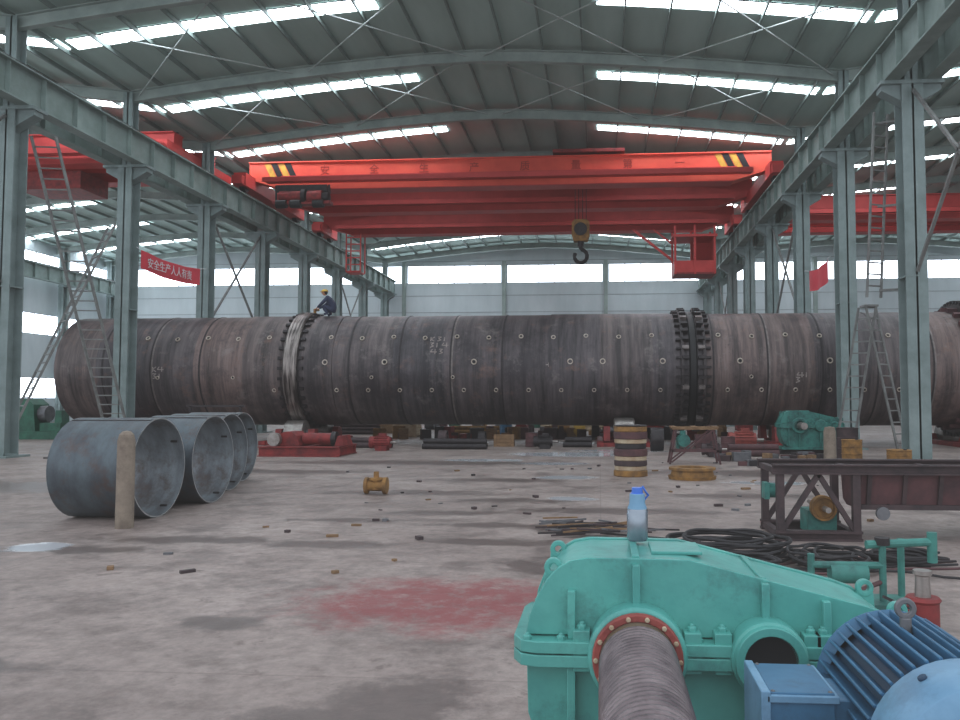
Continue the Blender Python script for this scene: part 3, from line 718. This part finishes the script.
# ---------------------------------------------------------------- gear reducer
def reducer(name,mt,M,fancy=True):
    o=MB(name); A=.42; B=.85; sp=.5
    low=[(.20,.05),(.10,.14),(.05,.28),(.045,.47),(1.31,.47),(1.30,.25),(1.22,.12),(1.12,.05)]
    o.prism(low,'y',.09,.51,mt)
    o.box(0.05,1.32,.03,.57,0,.055,mt)
    fl=[(0.0,.10),(.03,.04),(.08,.02),(1.29,.02),(1.34,.06),(1.36,.12),(1.36,.48),(1.33,.55),(1.27,.58),(.08,.58),(.02,.55),(0,.48)]
    o.prism(fl,'z',.455,.495,mt); o.prism(fl,'z',.50,.54,mt)
    lid=[(.05,.54),(.06,.60),(.085,.665),(.12,.725),(.155,.765),(.20,.792),(.26,.803),(.60,.80),(.68,.78),(1.18,.655),(1.25,.63),(1.30,.59),(1.32,.54)]
    o.prism(lid,'y',.10,.50,mt)
    for y0,y1 in((.085,.115),(.485,.515)):
        lid2=[(p[0]+(p[0]-.6)*.012,p[1]+.006) for p in lid]; o.prism(lid2,'y',y0,y1,mt)
    for cx,r in((A,.165),(B,.125),(1.14,.085)):
        for y0,y1 in((-.01,.12),(.48,.61)):
            if r<.1 and y0<.2: y0=y0+.03
            o.lathe((cx,y0,sp),(0,1,0),[(0,r*.66),(0,r-.01),(.012,r),(y1-y0,r),(y1-y0,0)],mt,40)
        for s_ in(-1,1):
            o.box(cx+s_*(r+.02)-.028,cx+s_*(r+.02)+.028,.03,.1,.44,.575,mt)
            o.lathe((cx+s_*(r+.02),.062,.575),(0,0,1),[(0,.017),(.014,.017),(.014,.01),(.024,.01),(.024,0)],mt,6)
    for cx,zt in((A,.79),(A-.22,.70),(B,.735),(B+.2,.68)):
        o.prism([(cx-.013,.54),(cx+.013,.54),(cx+.013,zt),(cx-.013,zt)],'y',.055,.10,mt)
        o.prism([(cx-.014,.06),(cx+.014,.06),(cx+.014,.46),(cx-.014,.46)],'y',.04,.10,mt)
    o.box(A-.013,A+.013,.10,.50,.80,.815,mt); o.prism([(B-.012,.70),(B+.012,.70),(B+.012,.745),(B-.012,.75)],'y',.1,.5,mt)
    for k in range(12):
        x=.05+k*.115
        if min(abs(x-A),abs(x-B))<.2: continue
        for y in(.05,.55):
            o.lathe((x,y,.54),(0,0,1),[(0,.016),(.014,.016),(.014,.009),(.022,.009),(.022,0)],mt,6)
    o.box(.48,.66,.2,.4,.80,.812,mt)
    def ear(cx,cz,y,dz):
        o.prism([(cx-.035,cz-dz),(cx+.035,cz-dz),(cx+.03,cz),(cx-.03,cz)],'y',y-.012,y+.012,mt)
        o.lathe((cx,y-.014,cz+.012),(0,1,0),[(0,.014),(0,.032),(.028,.032),(.028,.014)],mt,20,closed=True)
    ear(.135,.755,.13,.06); ear(.135,.755,.47,.06); ear(1.30,.625,.13,.06); ear(1.30,.625,.47,.06)
    if fancy:
        o.lathe((A,-.035,sp),(0,1,0),[(0,.125),(0,.148),(.03,.15),(.03,.125)],M_redhub,36,closed=True)
        o.lathe((A,-.02,sp),(0,1,0),[(0,.0),(0,.128)],M_cream,36)
        for k in range(14):
            a=2*math.pi*k/14; o.cyl((A+.137*math.cos(a),-.045,sp+.137*math.sin(a)),(A+.137*math.cos(a),-.03,sp+.137*math.sin(a)),.009,M_cream,seg=6)
        o.lathe((B,0.0,sp),(0,1,0),[(0.0,0),(-.002,.07),(-.014,.09)],M_black,32)
        o.lathe((B,-.03,sp),(0,1,0),[(0,.086),(0,.115),(.03,.118),(.03,.086)],mt,36,closed=True)
    else:
        o.cyl((A,-.35,sp),(A,0,sp),.07,M_steel); o.lathe((B,-.02,sp),(0,1,0),[(0,0),(0,.09)],mt)
    return o.done(bevel=.006 if fancy else 0,M=M)
GX,GY,GZ=-.30,2.70,.35
reducer('gear_reducer',M_teal,Matrix.Translation((GX,GY,GZ)))
reducer('gear_reducer',M_teald,Matrix.Translation((5.6,25.6,.15))@Matrix.Scale(1.5,4),False)
o=MB('steel_bed_plate'); o.ibeam((5.5,25.8,.075),(7.9,25.8,.075),.2,.15,M_dark); o.ibeam((5.5,26.4,.075),(7.9,26.4,.075),.2,.15,M_dark)
for x in(5.6,7.8): o.bar((x,25.7,.06),(x,26.5,.06),.12,.12,M_dark)
o.done()

o=MB('machinery_bed_frame')
for y in(2.78,3.22): o.ibeam((-.4,y,.26),(1.35,y,.26),.16,.18,M_rust)
for x in(-.3,.5,1.25): o.ibeam((x,1.7,.085),(x,3.35,.085),.16,.17,M_rust)
o.box(.52,1.2,1.9,2.6,.17,.60,M_rust)
o.done()
M_shaft=mat('grooved_shaft_steel',(132,120,122),(86,76,80),.4,.55,9,.2,stretch=(1,1,1))
o=MB('grooved_drum_shaft')
prof=[(0,0),(0,.085),(.02,.085),(.02,.118)]
t=.03
while t<1.25:
    prof+=[(t,.120),(t+.004,.1265),(t+.014,.128),(t+.022,.124),(t+.026,.112)]; t+=.03
prof+=[(t,.117),(t,0)]
o.lathe((GX+.42,GY-.045,GZ+.5),(0,-1,0),prof,M_shaft,48)
for yy in(1.6,):
    o.prism([(GX+.2,0),(GX+.64,0),(GX+.54,.73),(GX+.30,.73)],'y',yy-.08,yy+.08,M_rust)
o.done(ang=50)

o=MB('electric_motor')
mx_,mz=.88,.835
yf,yn=2.56,2.08
o.cyl((mx_,yf,mz),(mx_,yn,mz),.185,M_blued,seg=40)
o.lathe((mx_,yf,mz),(0,1,0),[(-.04,.2),(0,.225),(.02,.21),(.03,.12),(.07,.08),(.07,0)],M_blue,40)
o.cyl((mx_,yf+.05,mz),(mx_,yf+.11,mz),.03,M_steel)
for k in range(40):
    a=2*math.pi*k/40; R=Matrix.Rotation(a,3,'Y'); o.cbox(Vector((mx_,(yf+yn)/2,mz))+R@Vector((0,0,.205)),(.009,yf-yn-.03,.045),M_blue,R)
o.lathe((mx_,yn,mz),(0,-1,0),[(-.03,.2),(0,.225),(.02,.235),(.14,.235),(.18,.225),(.21,.19),(.225,.12),(.23,0)],M_bluel,48)
for k in range(5):
    rr=.05+k*.028; o.lathe((mx_,yn-.226,mz),(0,-1,0),[(0,rr),(.004,rr),(.004,rr+.008),(0,rr+.008)],M_blued,32)
for a in(40,80,120,160,200):
    aa=math.radians(a); o.cyl((mx_+.232*math.cos(aa),yn-.08,mz+.232*math.sin(aa)),(mx_+.242*math.cos(aa),yn-.08,mz+.242*math.sin(aa)),.012,M_blued,seg=8)
o.box(mx_-.24,mx_-.12,yn+.05,yf-.05,.6,.72,M_blue); o.box(mx_+.12,mx_+.24,yn+.05,yf-.05,.6,.72,M_blue)
o.cyl((mx_-.02,(yf+yn)/2+.05,mz+.19),(mx_-.02,(yf+yn)/2+.05,mz+.25),.016,M_grey)
o.lathe((mx_-.02,(yf+yn)/2+.042,mz+.275),(0,1,0),[(0,.014),(0,.03),(.016,.03),(.016,.014)],M_grey,18,closed=True)
o.box(mx_-.30,mx_-.15,2.24,2.42,mz-.07,mz+.06,M_blue)
o.box(mx_-.43,mx_-.26,2.22,2.46,mz-.16,mz+.085,M_blue)
o.box(mx_-.44,mx_-.25,2.21,2.47,mz+.06,mz+.08,M_bluel)
o.box(mx_-.455,mx_-.43,2.21,2.47,mz-.17,mz+.09,M_bluel)
o.cyl((mx_-.35,2.22,mz-.05),(mx_-.35,2.17,mz-.05),.03,M_blued)
for dx in(-.42,-.27):
    for yy in(2.23,2.45): o.cyl((mx_+dx,yy,mz+.08),(mx_+dx,yy,mz+.088),.007,M_grey,seg=6)
o.done(bevel=.003)

o=MB('drinking_bottle'); bx,by,bz=.14,3.10,GZ+.816
o.lathe((bx,by,bz),(0,0,1),[(0,0),(0,.036),(.008,.04),(.115,.04),(.12,.037)],M_glass,24)
o.lathe((bx,by,bz),(0,0,1),[(.12,.037),(.125,.036),(.14,.03),(.175,.029),(.177,.026)],M_bluel,24)
o.lathe((bx,by,bz),(0,0,1),[(.177,.026),(.18,.022),(.20,.02),(.20,0)],M_bluecap,24); o.path([(bx+.024,by,bz+.15),(bx+.042,by,bz+.17),(bx+.02,by,bz+.205)],.005,M_bluecap,6)
o.done()

# ---------------------------------------------------------------- trough frame
o=MB('conveyor_trough_frame')
y0,y1=10.0,10.9
for y in(y0,y1):
    o.ibeam((2.12,y,.06),(3.14,y,.06),.12,.12,M_rust); 
    for x in(2.18,3.08): o.bar((x,y,.1),(x,y,.82),.09,.09,M_rust)
    o.bar((2.2,y,.12),(2.64,y,.8),.06,.06,M_rust); o.bar((3.06,y,.12),(2.64,y,.8),.06,.06,M_rust)
    o.ibeam((2.09,y,.86),(6.6,y,.86),.14,.12,M_rust,tf=.018)
for x in(2.14,3.11,4.1,5.2,6.4): o.bar((x,y0,.84),(x,y1,.84),.07,.07,M_rust)
for x in(2.18,3.08): o.bar((x,y0,.06),(x,y1,.06),.08,.08,M_rust)
o.prism([(y0+.02,.80),(y0+.1,.42),(y0+.25,.36),(y1-.25,.36),(y1-.1,.42),(y1-.02,.80)],'x',3.16,6.6,M_rustred)
x=3.25
while x<6.6:
    o.bar((x,y0-.01,.82),(x,y0+.09,.42),.05,.03,M_rust,up=(0,-1,0)); x+=.42
o.bar((3.16,y0+.08,.40),(6.6,y0+.08,.40),.06,.06,M_rust)
for x in(5.0,6.45):
    for y in(y0+.1,y1-.1): o.bar((x,y,0),(x,y,.42),.08,.08,M_rust)
o.lathe((3.4,y0+.0,.33),(0,1,0),[(0,0),(0,.08),(.05,.08),(.05,0)],M_grey,20); o.bar((3.4,y0+.05,.33),(3.5,y0+.1,.42),.05,.05,M_dark)
o.lathe((2.76,y0+.2,.36),(0,1,0),[(0,0),(0,.05),(.03,.05),(.03,.12),(0,.13),(0,.155),(.12,.155),(.12,.05),(.16,.05),(.16,0)],M_ochre,28)
o.cyl((2.76,y0+.02,.36),(2.76,y1,.36),.035,M_steel)
o.cbox((2.76,y0+.5,.18),(.35,.4,.28),M_teald)
o.cyl((2.06,y0+.2,.58),(2.2,y0+.2,.58),.09,M_teald); o.box(2.02,2.08,y0+.1,y0+.3,.48,.68,M_teald)
o.done()

def rndcoil(name,cx,cy,rx,ry,n,r,m,zb=.02,o=None):
    for k in range(n):
        a0=random.uniform(0,6.28); sx=rx*random.uniform(.55,1); sy=ry*random.uniform(.55,1); ox=random.uniform(-.2,.2)*rx; oy=random.uniform(-.2,.2)*ry
        N_=28; turns=random.uniform(.8,1.3)
        o.path([(cx+ox+sx*math.cos(a0+2*math.pi*turns*j/N_),cy+oy+sy*math.sin(a0+2*math.pi*turns*j/N_),zb+r+k*r*1.2+.01*math.sin(j)) for j in range(N_+1)],r,m,6)
o=MB('cable_and_hose_tangle')
for a in((1.4,8.9,.7,.7,11,.017),(2.35,8.4,.4,.45,8,.016),(1.2,7.8,.5,.4,9,.015),(.6,8.4,.4,.4,7,.015),(3.1,8.6,.35,.35,6,.015)):
    rndcoil('',*a,M_rub,.02,o)
for q in range(8):
    pts=[]; p0=random.uniform(0,6)
    for j in range(50):
        t=j/49; pts.append((.2+t*3.4,7.95+q*.16+.2*math.sin(t*5+p0)+.08*math.sin(t*17+q),.018+.03*abs(math.sin(t*7+q))+q*.004))
    o.path(pts,.013,random.choice([M_rub,M_rub,M_dark,M_rustred]),6)
o.done()
for cx,cy,n in((-.35,10.4,40),(-14.5,22.0,30)):
    o=MB('scrap_rod_pile')
    for k in range(n):
        x=cx+random.uniform(-.5,.4)*(3 if cx<-9 else 1); y=cy+random.uniform(-.5,.5); a=random.uniform(-.3,.5); l=random.uniform(.4,1.0)
        z=.02+random.uniform(0,.1)
        o.bar((x,y,z),(x+l*math.cos(a),y+l*math.sin(a),.02+random.uniform(0,.1)),.025,.02,random.choice([M_dark,M_rust,M_grey,M_rub,M_wood]))
    o.done()
o=MB('air_hose'); pts=[]
for j in range(60):
    t=j/59; pts.append((1.2+t*2.0+.15*math.sin(t*9),5.3+t*.2+.25*math.sin(t*6),.02))
o.path(pts,.012,M_rustred,6); o.done()

o=MB('red_hydraulic_jack'); x,y=2.34,6.1
o.lathe((x,y,0),(0,0,1),[(0,0),(0,.125),(.04,.13),(.05,.11),(.23,.11),(.25,.125),(.27,.11),(.27,.05)],M_redp,28)
o.lathe((x,y,0),(0,0,1),[(.27,0),(.27,.055),(.42,.05),(.43,.065),(.46,.065),(.46,0)],M_steel,20)
o.cyl((x-.13,y-.08,0.02),(x-.13,y-.08,.2),.035,M_redp); o.bar((x-.13,y-.08,.2),(x-.33,y-.15,.3),.02,.02,M_dark)
o.done()
o=MB('teal_pump_stand')
def tp(*p,r=.03,m=M_teald): o.path(p,r,m,10)
tp((2.33,6.9,0),(2.33,6.9,.5)); tp((2.55,7.1,0),(2.55,7.1,.52)); tp((1.75,6.9,.33),(2.33,6.9,.33)); tp((1.75,6.9,.0),(1.75,6.9,.42))
tp((2.2,6.9,.5),(2.75,6.95,.52),r=.035); o.cbox((2.33,6.95,.02),(.5,.4,.04),M_teald); o.cbox((1.75,6.9,.02),(.3,.3,.04),M_teald)
o.cyl((1.9,6.9,.26),(2.2,6.9,.26),.08,M_teald); o.cyl((2.75,6.95,.35),(2.75,6.95,.6),.04,M_teald); o.cyl((2.33,6.9,.5),(2.33,6.9,.56),.06,M_dark)
tp((2.33,6.9,.2),(2.05,6.8,.12),(1.75,6.9,.1),r=.02,m=M_rustred)
o.done()

# ---------------------------------------------------------------- ladders
def ladder(name,p1,p2,wd,m,rung=.32,parts=None,rail=.08):
    o=parts or MB(name); p1=Vector(p1);p2=Vector(p2);wd=Vector(wd)
    for s_ in(-.5,.5): o.bar(p1+wd*s_,p2+wd*s_,rail*.7,rail,m)
    n=int((p2-p1).length/rung)
    for k in range(1,n):
        q=p1.lerp(p2,k/n); o.bar(q-wd*.5,q+wd*.5,.04,.04,m)
    return o
ladder('access_ladder',(-20.3,25.8,0),(-17.9,27.9,8.1),(.6,-.5,0),M_ladder).done()
ladder('access_ladder',(-16.5,26.6,0),(-17.25,23.3,9.9),(.7,0.15,0),M_ladder).done()
o=MB('step_ladder')
ladder('',(7.35,25.0,0),(8.05,24.7,4.5),(.4,-.35,0),M_ladder,.35,o); ladder('',(9.0,24.6,0),(8.15,24.7,4.5),(.4,.35,0),M_ladder,.35,o); o.cbox((8.1,24.7,4.52),(.4,.5,.06),M_ladder)
o.done()
o=ladder('access_ladder',(7.75,23.2,4.6),(8.05,23.2,9.9),(.45,.2,0),M_ladder,.32)
for z in(4.8,7.2,9.6): o.bar((8.5,22.95,z),(7.9,23.2,z),.06,.06,M_ladder)
o.done()
M_redp2=mat('banner_cloth',(210,62,76),(194,52,66),.7,0,2)
def banner(name,x,y0,y1,z0,z1,txt):
    o=MB(name)
    n=14; vs=[];fs=[]
    for k in range(n+1):
        t=k/n; y=y0+(y1-y0)*t; sag=-.12*math.sin(math.pi*t); dx=.03*math.sin(t*14)
        vs+=[(x+dx,y,z0+sag),(x+dx,y,z1+sag)]
    for k in range(n): fs.append((2*k,2*k+2,2*k+3,2*k+1))
    o.add(vs,fs,M_redp2)
    o.path([(x,y0-.3,z1+.05),(x,y0,z1)],.015,M_white,5); o.path([(x,y1,z1),(x,y1+.6,z1+.1)],.015,M_white,5)
    b=o.done()
    text('banner_lettering',txt,(x+.06,y0+.35,z0+.12),(math.pi/2,0,math.pi/2),.42,M_white,b,.005)
banner('red_slogan_banner',-17.38,28.95,33.4,6.7,7.4,'安全生产人人有责')
banner('red_slogan_banner',XR-.34,29.5,32.2,6.0,6.8,'质量第一')

# ---------------------------------------------------------------- worker
def skin(name,V,E,R,m,parent=None,root=0,sub=2):
    me=bpy.data.meshes.new(name); me.from_pydata(V,E,[]); ob=bpy.data.objects.new(name,me); COL.objects.link(ob)
    me.materials.append(m)
    s=ob.modifiers.new('skin','SKIN'); s.use_smooth_shade=True
    for i,r in enumerate(R):
        sv=me.skin_vertices[0].data[i]; sv.radius=(r,r) if not isinstance(r,tuple) else r; sv.use_root=(i==root)
    if sub: 
        q=ob.modifiers.new('sub','SUBSURF'); q.levels=sub; q.render_levels=sub
    if parent: ob.parent=parent
    return ob
W=bpy.data.objects.new('worker',None); COL.objects.link(W)
Zk=KZ+KR
W.location=(-10.85,31.35,Zk-.01); W.scale=(1.08,1.08,1.0)
V=[(.18,0,.26),(.14,0,.44),(.02,0,.62),(-.08,0,.76),(-.13,0,.83),
   (.16,-.11,.24),(-.20,-.18,.40),(-.02,-.17,.10),(-.16,-.18,.06),
   (.16,.11,.24),(-.18,.19,.40),(-.0,.17,.10),(-.14,.18,.06),
   (-.03,-.21,.70),(-.20,-.28,.48),(-.40,-.18,.33),
   (-.03,.21,.70),(-.22,.27,.50),(-.44,.12,.33)]
E=[(0,1),(1,2),(2,3),(3,4),(0,5),(5,6),(6,7),(7,8),(0,9),(9,10),(10,11),(11,12),(2,13),(13,14),(14,15),(2,16),(16,17),(17,18)]
R=[.17,.17,.18,.09,.065,.12,.095,.065,.055,.12,.095,.065,.055,.085,.065,.045,.085,.065,.045]
skin('body',V,E,R,M_suit,W)
o=MB('head'); hc=Vector((-.19,0,.95))
o.sphere(hc,.1,M_skin,(.98,.80,1.18),20); o.sphere(hc+Vector((-.105,0,-.01)),.022,M_skin,(1,.8,1.4),8)
for s_ in(-1,1):
    o.sphere(hc+Vector((-.088,s_*.033,.022)),.012,M_black,seg=8); o.sphere(hc+Vector((.0,s_*.082,0)),.026,M_skin,(.7,.4,1.2),8)
o.cbox(hc+Vector((-.09,0,-.058)),(.012,.045,.01),M_redhub)
o.sphere(hc+Vector((.03,0,.01)),.098,M_black,(.85,.86,1.1),14)
o.lathe(hc+Vector((0,0,.035)),(-.12,0,1),[(0,.115),(0.0,.135),(.03,.125),(.07,.108),(.10,.07),(.115,0)],M_yel,24)
o.cbox(hc+Vector((-.12,0,.035)),(.08,.15,.012),M_yel)
h=o.done(); h.parent=W
for s_,wr in((-1,Vector((-.40,-.18,.33))),(1,Vector((-.44,.12,.33)))):
    V=[tuple(wr+Vector((.01,0,.01))),tuple(wr+Vector((-.035,0,-.03))),tuple(wr+Vector((-.06,0,-.055)))]
    skin('palm_'+('left' if s_<0 else 'right'),V,[(0,1),(1,2)],[(.028,.03),(.04,.025),(.04,.022)],M_skin,W)
    for k in range(4):
        yy=(-.03+.02*k); l=[.9,1.05,1,.8][k]
        b0=wr+Vector((-.055,yy,-.05)); 
        skin('finger_%d_%s'%(k+1,'left' if s_<0 else 'right'),[tuple(b0),tuple(b0+Vector((-.035*l,0,-.02))),tuple(b0+Vector((-.05*l,0,-.05*l))),tuple(b0+Vector((-.045*l,0,-.075*l)))],[(0,1),(1,2),(2,3)],[.010,.009,.0085,.0075],M_skin,W,sub=1)
    b0=wr+Vector((-.03,-s_*.03,-.02))
    skin('thumb_'+('left' if s_<0 else 'right'),[tuple(b0),tuple(b0+Vector((-.02,-s_*.03,-.02))),tuple(b0+Vector((-.045,-s_*.035,-.045)))],[(0,1),(1,2)],[.012,.011,.009],M_skin,W,sub=1)
o=MB('ochre_grinder'); gx,gy=-11.5,31.35
o.cyl((gx+.10,gy-.2,Zk+.24),(gx+.16,gy+.13,Zk+.25),.04,M_ochre); o.cyl((gx+.06,gy-.03,Zk+.1),(gx+.06,gy-.03,Zk+.27),.06,M_ochre)
o.cyl((gx+.06,gy-.03,Zk+.02),(gx+.06,gy-.03,Zk+.1),.09,M_dark); o.done()

wd=bpy.data.worlds.new('daylight'); S.world=wd; wd.use_nodes=True
bg=wd.node_tree.nodes['Background']; bg.inputs[0].default_value=(.87,.92,1,1); bg.inputs[1].default_value=1.28

cam=bpy.data.cameras.new('camera'); co=bpy.data.objects.new('camera',cam); COL.objects.link(co)
cam.lens=30; cam.sensor_width=36; cam.shift_x=-.0625; cam.clip_end=300
co.location=(0,0,1.7); co.rotation_euler=(math.radians(90+2.862),0,math.radians(4.289))
S.camera=co
